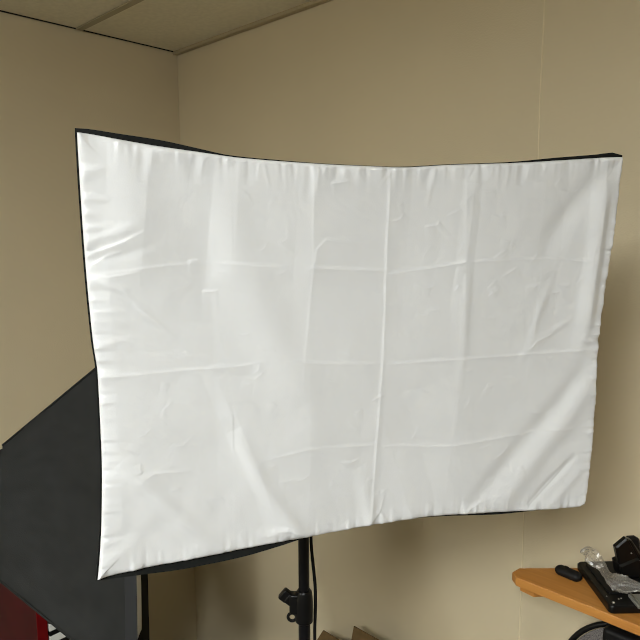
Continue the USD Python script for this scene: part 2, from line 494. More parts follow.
# soft tension folds ---------------------------------------------------
FA = 0.0030
ridge([(-.300, .249), (-.302, .19), (-.300, .13), (-.295, .09)], FA * .55, .022, .05, .5)
ridge([(-.262, .238), (-.262, .17), (-.255, .10)], -FA * .5, .022, .1, .5)
ridge([(-.209, .215), (-.176, .107), (-.121, -.015), (-.067, -.120)], FA * .75, .024, .15, .3)
ridge([(-.250, .190), (-.215, .08), (-.170, -.02), (-.120, -.10)], -FA * .6, .026, .2, .3)
ridge([(-.320, -.110), (-.260, -.180), (-.205, -.243)], FA * 1.2, .011, .2, .0)
ridge([(-.335, -.20), (-.300, -.20), (-.255, -.246)], -FA * .4, .013, .2, .1)
ridge([(-.345, -.250), (-.300, -.195), (-.270, -.150)], FA * .25, .010, .0, .4)
ridge([(-.190, -.085), (-.150, -.165), (-.099, -.241)], FA * 1.3, .011, .3, .0)
ridge([(-.160, -.225), (-.125, -.226), (-.098, -.240)], FA * .5, .006, .3, .0)
ridge([(-.025, -.15), (-.012, -.20), (-.007, -.235)], FA * .7, .010, .4, .0)
ridge([(.347, .254), (.300, .215), (.245, .150), (.225, .10)], -FA * 1.1, .017, .0, .4)
ridge([(.322, .225), (.318, .12), (.312, .02), (.300, -.03)], FA * 1.2, .014, .15, .3)
ridge([(.335, .20), (.333, .10), (.330, .02)], -FA * .3, .007, .15, .3)
ridge([(.330, -.03), (.285, -.085), (.220, -.150), (.140, -.232)], -FA * .8, .014, .1, .1)
ridge([(.335, -.055), (.300, -.11), (.225, -.195), (.190, -.24)], FA * 1.0, .017, .1, .1)
ridge([(.320, -.172), (.270, -.212), (.236, -.247)], -FA * .7, .006, .2, .1)
ridge([(.335, -.19), (.300, -.225), (.272, -.250)], FA * .4, .008, .2, .1)
ridge([(.250, .09), (.228, .03), (.222, -.005), (.205, -.03)], FA * .35, .006, .2, .2)
ridge([(.222, .005), (.255, .014), (.29, .035)], FA * .3, .005, .2, .3)
# left edge pulls
for q in range(16):
    b0 = -.235 + .485 * q / 15 + rng.normal(0, .006)
    ln = rng.uniform(.015, .05)
    ridge([(-.347, b0), (-.347 + ln, b0 + rng.normal(.002, .008))], rng.uniform(.0006, .0013), rng.uniform(.003, .005), 0, .8)
ridge([(-.345, .140), (-.318, .147), (-.285, .160)], .0016, .006, 0, .5)
ridge([(-.345, .118), (-.300, .128), (-.272, .138)], -.0014, .006, 0, .5)
ridge([(-.340, .10), (-.31, .085), (-.28, .055), (-.255, .03)], .0010, .004, .1, .4)
# right edge pulls
for q in range(12):
    b0 = -.225 + .47 * q / 11 + rng.normal(0, .007)
    ridge([(.346, b0), (.346 - rng.uniform(.010, .03), b0 + rng.normal(.003, .006))], rng.uniform(.0003, .0009), rng.uniform(.003, .005), 0, .8)
ridge([(.340, -.005), (.322, -.001), (.305, .004)], .0016, .004, 0, .4)
# top edge pulls hang down from the rim, bottom ones stand on it
for q in range(30):
    a0 = -.33 + .665 * q / 29 + rng.normal(0, .006)
    ln = rng.uniform(.008, .026) if rng.random() < .85 else rng.uniform(.03, .055)
    ridge([(a0, float(fT(a0))), (a0 + rng.normal(0, .010), float(fT(a0)) - ln)], rng.choice([1, -1]) * rng.uniform(.0004, .0010), rng.uniform(.0020, .0042), 0, .8)
for q in range(26):
    a0 = -.33 + .66 * q / 25 + rng.normal(0, .006)
    ln = rng.uniform(.008, .025)
    ridge([(a0, float(fB(a0))), (a0 + rng.normal(-.004, .008), float(fB(a0)) + ln)], rng.uniform(.0005, .0014), rng.uniform(.0025, .005), 0, .8)
# wrinkles that stand out
for pts, am, w, sd in (([(-.342, .126), (-.31, .138), (-.285, .151)], .0015, .0016, 1), ([(-.343, .112), (-.325, .124), (-.308, .129)], .0011, .0015, 1),
                       ([(-.342, .104), (-.325, .101), (-.29, .107)], .0011, .0015, 1), ([(-.300, .072), (-.28, .055), (-.262, .040)], .0006, .0014, 1),
                       ([(-.224, .083), (-.206, .083)], .0010, .0013, 1), ([(-.240, .117), (-.226, .118)], .0009, .0013, 1),
                       ([(-.093, .112), (-.090, .130), (-.078, .142), (-.037, .136)], .0007, .0016, 1), ([(-.074, .207), (-.05, .211)], .0009, .0013, 1),
                       ([(-.096, -.236), (-.118, -.224), (-.142, -.221)], .0013, .0015, 1), ([(-.296, -.125), (-.298, -.113)], .0008, .0012, -1),
                       ([(.222, -.008), (.234, .004), (.262, .014)], .0011, .0015, 1), ([(.338, -.004), (.318, .002)], .0016, .0016, 1),
                       ([(.236, -.246), (.270, -.214), (.305, -.182)], .0010, .0016, -1), ([(.135, -.246), (.142, -.232), (.165, -.222)], .0014, .0016, 1),
                       ([(-.007, -.232), (.006, -.215), (.012, -.19)], .0008, .0016, -1)):
    ridge(pts, am, w, .15, .35, sd)
for a0, ln in ((-.284, .040), (-.230, .034), (-.168, .030), (-.098, .045), (-.065, .020), (.055, .030), (.135, .022), (.190, .030)):
    t0 = float(fT(a0))
    ridge([(a0, t0), (a0 - .004, t0 - ln)], -.0016, .0055, 0, .8)
    ridge([(a0 + .009, t0), (a0 + .006, t0 - ln * .8)], .0012, .0022, 0, .8, -1)
# fine crumpling all over
ph = A_ * 60 + 6 * meshkit.noise(np.stack([A_ * 20, B_ * 20, A_ * 0], -1), 21)
H += .00022 * np.abs(meshkit.noise(np.stack([ph, B_ * 38, A_ * 0 + 2], -1), 22) - .5) + .0010 * np.abs(meshkit.noise(np.stack([A_ * 22, B_ * 30, A_ * 0 + 5], -1), 23) - .5)
# small random crumples
for q in range(95):
    a0, b0 = rng.uniform(-.31, .32), rng.uniform(-.20, .21)
    ang = rng.normal(0.1, .35) if rng.random() < .75 else rng.uniform(0, math.pi)
    ln = rng.uniform(.008, .030)
    d = np.array([math.cos(ang), math.sin(ang)]) * ln / 2
    m = np.array([a0, b0])
    ridge([m - d, m + np.array([-d[1], d[0]]) * rng.normal(0, .25), m + d], rng.uniform(.00025, .0006), rng.uniform(.0011, .0020), .35, .35, 1)
for q in range(22):   # more of them in the upper right field
    a0, b0 = rng.uniform(.04, .30), rng.uniform(.06, .22)
    ang = rng.normal(0.2, .5)
    d = np.array([math.cos(ang), math.sin(ang)]) * rng.uniform(.008, .03) / 2
    m = np.array([a0, b0])
    ridge([m - d, m, m + d], rng.uniform(.0004, .0009), rng.uniform(.0013, .0026), .35, .35, 1)
H += 0.0022 * (meshkit.fbm(np.stack([A_ * 13, B_ * 9, A_ * 0], -1), 3, 5) - 0.5)
# the rim: cloth held at the edge, tiny gathers of the hem
edge = np.minimum(np.minimum(S_, 1 - S_) * 0.698, np.minimum(T_, 1 - T_) * 0.49)
hold = 1 - np.exp(-edge / 0.006)
run = np.where(np.minimum(S_, 1 - S_) * 0.698 < np.minimum(T_, 1 - T_) * 0.49, B_, A_)
gather = (meshkit.noise(np.stack([run * 95, run * 0 + 3, run * 0], -1), 3) - .5) * 0.0040 + (meshkit.noise(np.stack([run * 210, run * 0 + 8, run * 0], -1), 4) - .5) * 0.0022
H = H * hold + gather * np.exp(-edge / 0.009) * (0.35 + 0.65 * np.clip(edge / 0.003, 0, 1))
H -= 0.0035 * np.exp(-edge / 0.0016)
P_ = LB_(A_, B_, H)

base = (1.4721, -0.7381, 1.40)
sb = thing('softbox', base, 'large rectangular softbox with a creased white diffuser cloth facing the camera', 'softbox')
part(sb, 'diffuser', sheet(P_, 0.0006, flip=(np.cross(P_[5, 0] - P_[0, 0], P_[0, 5] - P_[0, 0]) @ SN) < 0), M['cloth'], True, 'white creased diffuser cloth')

# black fabric lip round the face
LT = np.array([(-.352, .2535), (-.346, .2545), (-.307, .251), (-.267, .247), (-.225, .240), (-.192, .2345), (-.14, .2318), (-.063, .2298), (.002, .2298), (.083, .2358), (.170, .2420), (.246, .251), (.311, .258), (.341, .2618), (.357, .2585)])
LB = np.array([(-.352, -.254), (-.343, -.2548), (-.302, -.256), (-.256, -.2575), (-.215, -.256), (-.182, -.254), (-.131, -.247), (-.09, -.2400), (-.05, -.2378), (-.008, -.2365), (.066, -.2370), (.097, -.2390), (.15, -.2450), (.194, -.2500), (.263, -.2535), (.30, -.2555), (.338, -.2575), (.349, -.2555)])
LL = LEFT + np.array([0, -.0022])
LR = RIGHT + np.array([0, .0013])
gT, gB = PI(LT[:, 0], LT[:, 1]), PI(LB[:, 0], LB[:, 1])
gL, gR = PI(LL[:, 0], LL[:, 1], extrapolate=True), PI(LR[:, 0], LR[:, 1], extrapolate=True)
NE = 60
xs, zs = np.linspace(-.350, .3485, NE), np.linspace(-.2535, .2555, NE)
edges = {'top': [(x, float(gT(x))) for x in xs], 'right': [(float(gR(z)), z) for z in zs[::-1]],
         'bottom': [(x, float(gB(np.clip(x, -.352, .349)))) for x in xs[::-1]], 'left': [(float(gL(z)), z) for z in zs]}
for k in edges:
    e = np.array(edges[k])
    edges[k] = e
corner = {'tl': (-.3515, .2545), 'tr': (.3545, .2590), 'br': (.3475, -.2565), 'bl': (-.3515, -.2545)}
edges['top'][0] = edges['left'][-1] = corner['tl']
edges['top'][-1] = edges['right'][0] = corner['tr']
edges['right'][-1] = edges['bottom'][0] = corner['br']
edges['bottom'][-1] = edges['left'][0] = corner['bl']
loop = np.vstack([edges[k][:-1] for k in ('top', 'right', 'bottom', 'left')])
# lip cross-section: rolled hem, 20 mm deep
n = len(loop)
inner = loop * np.array([.955, .94])
rows = [LB_(inner[:, 0], inner[:, 1], np.full(n, -.0075)), LB_(loop[:, 0], loop[:, 1], np.full(n, -.006)), LB_(loop[:, 0], loop[:, 1], np.full(n, -.011)), LB_(loop[:, 0] * .998, loop[:, 1] * .997, np.full(n, -.026)), LB_(inner[:, 0], inner[:, 1], np.full(n, -.0275))]
V = np.vstack(rows)
f = np.vstack([grid_faces(5, n, True), [[4 * n + i, 4 * n + (i + 1) % n, (i + 1) % n] for i in range(n)], [[4 * n + i, (i + 1) % n, i] for i in range(n)]])
tm = trimesh.Trimesh(V, f, process=False)
trimesh.repair.fix_normals(tm)
part(sb, 'rim', tm, M['nylon'], 40, 'black fabric rim around the diffuser')

# housing: four black panels that narrow to the lamp holder behind
DEP = 0.30


def housing(path, to_world, edge_sets, depth, hub, sag=0.03, label=None, nrow=16, wr_seed=0, thick=0.0012):
    for k, (name, e) in enumerate(edge_sets.items()):
        e = np.asarray(e)
        m = len(e)
        h0, h1 = hub[k], hub[(k + 1) % 4]
        q = np.linspace(0, 1, nrow)[:, None]
        s = np.linspace(0, 1, m)[None, :]
        ha = h0[0] * (1 - s) + h1[0] * s
        hb = h0[1] * (1 - s) + h1[1] * s
        a = e[:, 0][None, :] * (1 - q) + ha * q
        b = e[:, 1][None, :] * (1 - q) + hb * q
        bow = sag * np.sin(math.pi * s) * np.sin(math.pi * q)
        a = a - bow * np.sign(np.mean(e[:, 0])) * (abs(np.mean(e[:, 0])) > .1)
        b = b - bow * np.sign(np.mean(e[:, 1])) * (abs(np.mean(e[:, 1])) > .1)
        wr_ = (0.010 if wr_seed else 0.005) * (meshkit.fbm(np.stack([a * 9 + k, b * 22, q * 3 + s * 0 + wr_seed], -1), 3, 7 + k) - .5) * np.sin(math.pi * q) ** .5
        c = -.0245 - (depth - .0245) * q + 0 * s
        sa, sb_ = (np.sign(np.mean(e[:, 0])) * (abs(np.mean(e[:, 0])) > .1), np.sign(np.mean(e[:, 1])) * (abs(np.mean(e[:, 1])) > .1))
        P = to_world(a + wr_ * sa, b + wr_ * sb_, c)
        part(path, 'side_panel', sheet(P, thick), M['nylon'], True)


hubq = [(-.07, .07), (.07, .07), (.07, -.07), (-.07, -.07)]
eset = {k: edges[k] * np.array([.995, .993]) for k in ('top', 'right', 'bottom', 'left')}
housing(sb, LB_, eset, DEP - .026, hubq, sag=.02)
for cx, cy in (corner[k] for k in ('tl', 'tr', 'br', 'bl')):
    r0, r1 = L(cx * .97, cy * .97, -.022), L(math.copysign(.062, cx), math.copysign(.062, cy), -DEP + .008)
    part(sb, 'rod', cyl(r0, r1, .003, 8), M['metalblack'])
# back plate, lamp holder, bulb, tilt bracket
bp = [L(math.cos(q) * .095, math.sin(q) * .095, 0) - SC for q in np.linspace(0, 2 * math.pi, 32, endpoint=False)]
part(sb, 'speed_ring', cat(tube([L(0, 0, -DEP - .012), L(0, 0, -DEP - .006), L(0, 0, -DEP + .002)], .10, 32)), M['metalblack'], 40)
part(sb, 'lamp_holder', tube([L(0, 0, -DEP - .11), L(0, 0, -DEP - .10), L(0, 0, -DEP - .03), L(0, 0, -DEP - .010)], [.018, .03, .032, .04], 24), M['black'], 50)
part(sb, 'bulb', tube([L(0, 0, -DEP + .003), L(0, 0, -DEP + .04), L(0, 0, -DEP + .05), L(0, 0, -DEP + .16), L(0, 0, -DEP + .18)], [.016, .02, .032, .032, .012], 20), M['bulb'], 50)
sock = L(0, 0, -DEP - .05)
POLE = np.array([sock[0], sock[1]])
part(sb, 'tilt_bracket', cat(cyl((*POLE, sock[2] - .12), (*POLE, sock[2] - .025), .014), rbox((.04, .04, .03), .004, 4, (POLE[0], POLE[1], sock[2] - .03))), M['black'])
part(sb, 'tilt_knob', cyl(sock + SU * .03 - np.array([0, 0, .03]), sock + SU * .055 - np.array([0, 0, .03]), .018, 12), M['black'])

# ------------------------------------------------------------------ light stands
CR_ = np.array([R[0], R[1], 0.0]) / np.hypot(R[0], R[1])      # the room direction that runs along the softbox backs


def light_stand(xy, ztop, zcol, label):
    x, y = xy
    t = thing('light_stand', (x, y, 0), label, 'light stand')
    part(t, 'upper_pole', cyl((x, y, zcol - .03), (x, y, ztop), .0103), M['metalblack'], 50)
    part(t, 'lower_pole', cyl((x, y, .09), (x, y, zcol - .025), .0112), M['metalblack'], 50)
    c = part(t, 'clamp_collar', cat(tube([(x, y, zcol - .042), (x, y, zcol - .040), (x, y, zcol - .010), (x, y, zcol + .006), (x, y, zcol + .018), (x, y, zcol + .022)], [.0155, .0172, .0172, .0165, .0150, .0125], 24),
        rbox((.024, .020, .040), .004, 4, np.array([x, y, zcol - .004]) - CR_ * .016, np.array([CR_, np.cross([0, 0, 1.0], CR_), [0, 0, 1.0]])),
        tube([np.array([x, y, zcol - .033]) - CR_ * q + np.array([0, 0, zz]) for q, zz in ((.0150 + .008 - .008 * math.cos(w), .008 * math.sin(w)) for w in np.linspace(0, 2 * math.pi, 17))], .0030, 8)), M['black'], 40)
    up = unit(-CR_ * .78 + np.array([0, 0, .63]))
    sd = unit(np.cross(up, np.cross(CR_, [0, 0, 1.0])))
    k0 = np.array([x, y, zcol - .006]) - CR_ * .014
    ax = np.array([sd, np.cross(up, sd), up])
    part(c, 'knob', cat(rbox((.020, .016, .030), .003, 4, k0 + up * .010, ax), rbox((.023, .014, .018), .003, 4, k0 + up * .028, ax)), M['black'], 40)
    for z in (.34, .12):
        part(t, 'leg_collar', tube([(x, y, z - .02), (x, y, z - .015), (x, y, z + .015), (x, y, z + .02)], [.015, .02, .02, .015], 20), M['black'], 40)
    for q in range(3):
        w = 0.5 + q * 2 * math.pi / 3
        d = np.array([math.cos(w), math.sin(w), 0])
        o = np.array([x, y, 0])
        lg = part(t, 'leg', tube([o + d * .018 + [0, 0, .34], o + d * .20 + [0, 0, .17], o + d * .365 + [0, 0, .012]], .008, 10), M['metalblack'], 50)
        part(lg, 'rubber_foot', tube([o + d * .350 + [0, 0, .026], o + d * .372 + [0, 0, .008], o + d * .380 + [0, 0, .002]], [.010, .010, .007], 10), M['rubber'], 50)
        part(t, 'brace', cyl(o + d * .018 + [0, 0, .12], o + d * .19 + [0, 0, .19], .005, 8), M['metalblack'], 50)


light_stand(POLE, sock[2] - .1205, 1.211, 'black tubular light stand with a clamp collar below the white-faced softbox')
# power cord hanging beside the pole
o = np.array([POLE[0], POLE[1], 0])
cp = [L(0, 0, -DEP - .112), L(0.0, -.03, -DEP - .150), L(.010, -.12, -DEP - .120)] + [o + CR_ * q + F * np.array([1, 1, 0]) * .012 + np.array([0, 0, z]) for q, z in ((.014, 1.50), (.0130, 1.42), (.0130, 1.36), (.0145, 1.31), (.0190, 1.26), (.0215, 1.22), (.0210, 1.18), (.0195, 1.14), (.020, 1.0), (.022, .6), (.03, .2), (.06, .03), (.2, .006), (.5, .006))]
from scipy.interpolate import CubicSpline
cp = np.array(cp)
tt = np.r_[0, np.cumsum(np.linalg.norm(np.diff(cp, axis=0), axis=1))]
cord = PI(tt, cp)(np.linspace(0, tt[-1], 160))
cd = thing('power_cord', (cord[-1][0], cord[-1][1], 0), 'thin black power cord hanging along the right side of the light stand pole', 'cord')
part(cd, 'cable', tube(cord, .0032, 8), M['rubber'], 60)
pl_ = cord[-1]
part(cd, 'plug', rbox((.045, .028, .018), .005, 4, pl_ + np.array([0, 0, .005]), np.array([CR_, np.cross([0, 0, 1.0], CR_), [0, 0, 1.0]])), M['black'], 40)

# ------------------------------------------------------------------ second softbox, seen from its side
r2 = CR_
fh = np.cross([0, 0, 1.0], r2)
n2 = unit(r2 * .973 + fh * .232)           # where its face looks
e1h = unit(fh * .973 - r2 * .232)          # away from the camera
ROLL2 = math.radians(23)
e1 = e1h * math.cos(ROLL2) - np.array([0, 0, 1.0]) * math.sin(ROLL2)
e2 = np.array([0, 0, 1.0]) * math.cos(ROLL2) + e1h * math.sin(ROLL2)
C2 = np.array([1.0877, -0.877, 1.3353]) + r2 * .008 + e1 * .25


def L2(a, b, c=0.0):
    a, b, c = np.broadcast_arrays(np.asarray(a, float), b, c)
    return C2 + a[..., None] * e1 + b[..., None] * e2 + c[..., None] * n2


HW, HH = .25, .35
q = np.linspace(-1, 1, 50)
bowx, bowy = .012 * (1 - q ** 2), .014 * (1 - q ** 2)
ed2 = {'top': np.c_[q * HW, HH - bowy], 'right': np.c_[HW - bowx, -.006 - q * .356], 'bottom': np.c_[-q * HW, -.339 + .023 * q + bowy], 'left': np.c_[-HW + bowx, .017 + q * .333]}
loop2 = np.vstack([ed2[k][:-1] for k in ('top', 'right', 'bottom', 'left')])
sb2 = thing('softbox', L2(0, 0, -.40) - np.array([0, 0, .10]), 'black softbox turned sideways at the left, its dark fabric side panel in view', 'softbox')
n = len(loop2)
inner = loop2 * np.array([.93, .95])
rows = [L2(inner[:, 0], inner[:, 1], np.full(n, -.022)), L2(loop2[:, 0] * .985, loop2[:, 1] * .99, np.full(n, -.002)), L2(loop2[:, 0], loop2[:, 1], np.full(n, -.002)), L2(loop2[:, 0], loop2[:, 1], np.full(n, -.026)), L2(inner[:, 0], inner[:, 1], np.full(n, -.028))]
V = np.vstack(rows)
f = np.vstack([grid_faces(5, n, True), [[4 * n + i, 4 * n + (i + 1) % n, (i + 1) % n] for i in range(n)], [[4 * n + i, (i + 1) % n, i] for i in range(n)]])
tm = trimesh.Trimesh(V, f, process=False)
trimesh.repair.fix_normals(tm)
part(sb2, 'rim', tm, M['blackmatte'], 40)
ss, ts = np.meshgrid(np.linspace(-1, 1, 60), np.linspace(-1, 1, 80), indexing='ij')
bulge = .013 * np.clip(1 - ss ** 2, 0, 1) ** .35 * np.clip(1 - ts ** 2, 0, 1) ** .35 + .002 * (meshkit.fbm(np.stack([ss * 4, ts * 6, ss * 0], -1), 3, 2) - .5) * (1 - ss ** 2) * (1 - ts ** 2)
P2 = L2(ss * (HW - .012) * (1 - .03 * (1 - ts ** 2)), (.017 + ts * .323) * (1 - .03 * (1 - ss ** 2)), bulge * .4 - .021)
part(sb2, 'diffuser', sheet(P2, .0006, flip=(np.cross(P2[5, 0] - P2[0, 0], P2[0, 5] - P2[0, 0]) @ n2) < 0), M['cloth'], True, 'white diffuser cloth seen edge-on')
DEP2 = .29
hub2 = [(-.115, .170), (.115, .170), (.115, -.040), (-.115, -.110)]
housing(sb2, L2, {k: ed2[k] * .9985 for k in ('top', 'right', 'bottom', 'left')}, DEP2, hub2, sag=.010, wr_seed=4)
# piped seams where the panels meet
for (ca, cb), (ha, hb) in zip(((-HW, HH), (HW, HH), (HW, -.362), (-HW, -.316)), hub2):
    w_ = np.linspace(0, 1, 24)
    part(sb2, 'piped_seam', tube(L2(ca * .998 * (1 - w_) + ha * w_, cb * .998 * (1 - w_) + hb * w_, -.025 - (DEP2 - .025) * w_), .0028, 8), M['nylon'], 60)
# gathered sleeve behind the panels
rows = []
for c, sc, rnd in ((-DEP2 + .004, 1.0, 0.0), (-DEP2 - .03, .96, .15), (-DEP2 - .07, .80, .5), (-DEP2 - .10, .55, .8), (-DEP2 - .13, .36, 1.0)):
    w = np.linspace(0, 2 * math.pi, 72, endpoint=False)
    k = 1 / np.maximum(np.abs(np.cos(w)) / .115, np.abs(np.sin(w)) / .1375)
    rr = k * sc * (1 - rnd) + .125 * sc * rnd
    rr = rr * (1 + .03 * np.sin(w * 18) * rnd)
    rows.append(L2(rr * np.cos(w), rr * np.sin(w) + .0275, c))
V = np.vstack(rows)
nW = 72
V = np.vstack([V, L2(0, .0275, -DEP2 - .13)[None]])
f = np.vstack([grid_faces(len(rows), nW, True), [[(len(rows) - 1) * nW + i, (len(rows) - 1) * nW + (i + 1) % nW, len(V) - 1] for i in range(nW)]])
tm = trimesh.Trimesh(V, f, process=False)
part(sb2, 'gathered_sleeve', tm, M['nylon'], 50)
part(sb2, 'lamp_holder', tube([L2(0, 0, -DEP2 - .22), L2(0, 0, -DEP2 - .21), L2(0, 0, -DEP2 - .15), L2(0, 0, -DEP2 - .125)], [.018, .03, .032, .035], 24), M['black'], 50)
s2 = L2(0, 0, -DEP2 - .18)
part(sb2, 'tilt_bracket', cat(cyl(s2 - [0, 0, .12], s2 - [0, 0, .02], .014), rbox((.04, .04, .03), .004, 4, s2 - np.array([0, 0, .03]))), M['black'])
light_stand(s2[:2], s2[2] - .1205, .80, 'black light stand under the sideways softbox at the left edge')

# ------------------------------------------------------------------ shelf with its things
ZS = 1.16
outline = [(1.6255, -.2357), (1.6225, -.2620), (1.6390, -.2770), (2.70, -.2770), (2.70, -.002), (1.868, -.002)]
sh = thing('wall_shelf', (2.1, 0, ZS - .021), 'orange-brown varnished wooden wall shelf with clipped corner at the lower right', 'shelf')
part(sh, 'shelf_board', bevel_prism(outline, ZS - .021, ZS, .003), M['wood'], 30)
part(sh, 'bracket', prism([(1.632, -.240), (1.666, -.244), (1.69, -.218), (1.89, -.02), (1.89, -.002), (1.84, -.002), (1.626, -.216)], ZS - .050, ZS - .0212), M['wood'], 30)
part(sh, 'wall_cleat', bbox((1.95, -.022, ZS - .075), (2.68, -.001, ZS - .0212), .002), M['wood'], 30)

ez = np.array([0, 0, 1.0])
# small oblong gadget
d = unit([.060, -.005, 0]); sdir = np.cross(ez, d)
gad = thing('remote_control', (1.721, -.198, ZS), 'small rounded black remote control lying on the bare wood near the shelf end', 'remote control')


def pill(c, d, s, l, w, h):
    sp = m3.Manifold.sphere(1.0, 28)
    a = sp.scale([w / 2, w / 2, h / 2]).translate([-(l - w) / 2, 0, 0])
    b = sp.scale([w / 2 * .95, w / 2 * .95, h / 2]).translate([(l - w) / 2, 0, 0])
    v, f, _ = meshkit.arrays(m3.Manifold.batch_hull([a, b]))
    v[:, 2] = np.where(v[:, 2] < -h * .38, -h * .38, v[:, 2])
    return v @ np.array([d, s, ez]) + np.asarray(c) + [0, 0, h * .38], f


part(gad, 'body', pill((1.721, -.198, ZS), d, sdir, .060, .028, .022), M['blackmatte'], 50)
part(gad, 'button', pill((1.715, -.195, ZS + .0165), d, sdir, .012, .008, .005), M['black'], 50)

# flat black device, lying at 45 degrees
q0 = np.array([1.8360, -.2740])                # its front left corner
dl = unit([-.1185, .1275]); dr = unit([.70, .71])
dl3, dr3 = np.r_[dl, 0], np.r_[dr, 0]
dv = thing('device_case', (1.82, -.17, ZS), 'flat black device case with small screws lying diagonally on the shelf', 'case')
cc = np.r_[q0, ZS] + dl3 * .085 + dr3 * .062


def slab(l, w, z0, z1, r, c0):
    pg = Polygon([(-w / 2, -l / 2), (w / 2, -l / 2), (w / 2, l / 2), (-w / 2, l / 2)]).buffer(-r).buffer(r, 8)
    c = np.array(pg.exterior.coords)[:-1]
    pts = []
    for z, k in ((z0, .985), (z0 + .003, 1), (z1 - .003, 1), (z1, .97)):
        pts.append(np.c_[c * k, np.full(len(c), z)])
    v, f, _ = meshkit.arrays(m3.Manifold.hull_points(np.vstack(pts)))
    return v[:, :1] * dr3 + v[:, 1:2] * dl3 + v[:, 2:3] * ez + c0, f


part(dv, 'case_body', slab(.174, .128, 0, .016, .010, cc), M['black'], 35)
part(dv, 'lid', slab(.120, .085, .0155, .0180, .008, cc + dl3 * .016 - dr3 * .006), M['blackmatte'], 35)
for u_, v_, rr in ((-.052, -.074, .0030), (-.036, -.062, .0016), (-.056, -.052, .0014), (-.030, -.060, .0016), (.05, -.074, .003)):
    p0 = cc + dr3 * u_ + dl3 * v_ + ez * .0165
    part(dv, 'screw', trimesh.Trimesh(*(lambda m: (m[0] * [rr, rr, rr * .7] + p0, m[1]))(meshkit.arrays(trimesh.creation.icosphere(2))[:2])), M['steel'], True)

# small grey plate lying on the case
pp = np.r_[q0, ZS] + dr3 * .066 + dl3 * .009 + ez * .0162
pt = thing('grey_plate', pp, 'small grey plate with a bright edge on the black case at the right edge', 'plate')
part(pt, 'plate', rbox((.036, .044, .006), .0015, 4, pp + ez * .003, np.array([dr3, dl3, ez])), M['greyplate'], 35)
part(pt, 'edge_strip', rbox((.003, .044, .002), .0007, 4, pp + ez * .0068 - dr3 * .012, np.array([dr3, dl3, ez])), M['steel'], 35)

# upright black clamp behind
dc = thing('camera_clamp', (1.86, -.14, ZS + .02), 'upright black plastic clamp with chamfered top standing at the back of the shelf', 'clamp')
DZ = -F * 1.0
vr, vf = CR_, fh


def Dp(x, y, t):
    """point of the shelf things: pixel-free local frame at the clamp (right, up, away) in metres."""
    return np.array([1.8057, -.1634, 1.2104]) + vr * (x * 1.08 + .005) + ez * y + vf * t


def extr(poly, t0, t1, r=.003, lean=0.0):
    pg = Polygon(poly)
    pts = []
    for k, t in ((r, t0), (0, t0 + r), (0, t1 - r), (r, t1)):
        c = np.array(pg.buffer(-k, join_style=2).exterior.coords)[:-1]
        pts += [Dp(x + lean * y * 0, y, t + lean * y) for x, y in c]
    return meshkit.arrays(m3.Manifold.hull_points(np.array(pts)))[:2]


def foot(z):
    return z - 1.2104


part(dc, 'front_jaw', extr([(-.010, .037), (.010, .057), (.022, .052), (.052, .008), (.052, -.005), (.000, -.005)], -.006, .010, .003), M['black'], 30)
part(dc, 'back_jaw', extr([(.018, .030), (.024, .049), (.038, .050), (.046, .045), (.050, .015), (.056, -.01), (.02, -.01)], .012, .028, .004), M['blackmatte'], 30)
part(dc, 'ridge', extr([(.013, .0555), (.020, .0535), (.046, .008), (.039, .006)], -.0085, -.004, .001), M['black'], 30)
part(dc, 'clamp_body', extr([(-.002, -.002), (.030, .014), (.085, .014), (.085, -.0300), (.004, -.0300)], -.010, .030, .004), M['black'], 30)
for x, y, t in ((.021, .025, -.0062), (.038, .010, -.0090), (.050, -.026, -.0125)):
    part(dc, 'screw', trimesh.Trimesh(*(lambda m: (m[0] * .0016 + Dp(x, y, t), m[1]))(meshkit.arrays(trimesh.creation.icosphere(2))[:2])), M['steel'], True)

# crumpled clear plastic bag draped over the case
bg = thing('plastic_bag', (1.81, -.23, ZS + .02), 'crumpled clear plastic bag draped over the black case', 'plastic bag')
spine = np.array([(1.7553, -.2144, 1.2363), (1.7654, -.2085, 1.2377), (1.7795, -.2064, 1.2287), (1.7951, -.2143, 1.2179), (1.8089, -.2236, 1.2096), (1.8257, -.2318, 1.2067), (1.8409, -.2313, 1.2061), (1.8579, -.2259, 1.2065), (1.8812, -.2175, 1.2061)])
wid = np.array([.007, .016, .015, .009, .008, .015, .018, .012, .005])
spine[:3, 2] -= .006
NL, NA = 90, 96
tt = np.linspace(0, 1, NL)
kn = np.linspace(0, 1, len(spine))
sp, wd = CubicSpline(kn, spine)(tt), PI(kn, wid)(tt)
ang = np.linspace(0, 2 * math.pi, NA, endpoint=False)
tg = np.gradient(sp, axis=0); tg /= np.linalg.norm(tg, axis=1, keepdims=True)
sx = np.cross(tg, -F); sx /= np.linalg.norm(sx, axis=1, keepdims=True)
sy = np.cross(tg, sx)
AA, TT_ = np.meshgrid(ang, tt)
# pleats that run along the bag and wander, plus sharp crumples
wander = AA * 9 + 5 * meshkit.noise(np.stack([np.cos(AA) * 1.5 + 4, np.sin(AA) * 1.5, TT_ * 6], -1), 31) + TT_ * 4
pleat = np.abs(((wander / (2 * math.pi)) % 1) - .5) * 2
crk = .72 + .30 * pleat + .55 * (meshkit.fbm(np.stack([np.cos(AA) * 2.0, np.sin(AA) * 2.0, TT_ * 11], -1), 3, 9) - .4) + .30 * np.abs(meshkit.noise(np.stack([np.cos(AA) * 5, np.sin(AA) * 5, TT_ * 34], -1), 12) - .5)
PB = sp[:, None] + (wd[:, None] * crk)[..., None] * (np.cos(AA)[..., None] * sx[:, None] + .40 * np.sin(AA)[..., None] * sy[:, None])
PB[..., 2] = np.maximum(PB[..., 2], ZS + .0195)
part(bg, 'film', (PB.reshape(-1, 3), grid_faces(NL, NA, True)), M['bag'], 12)

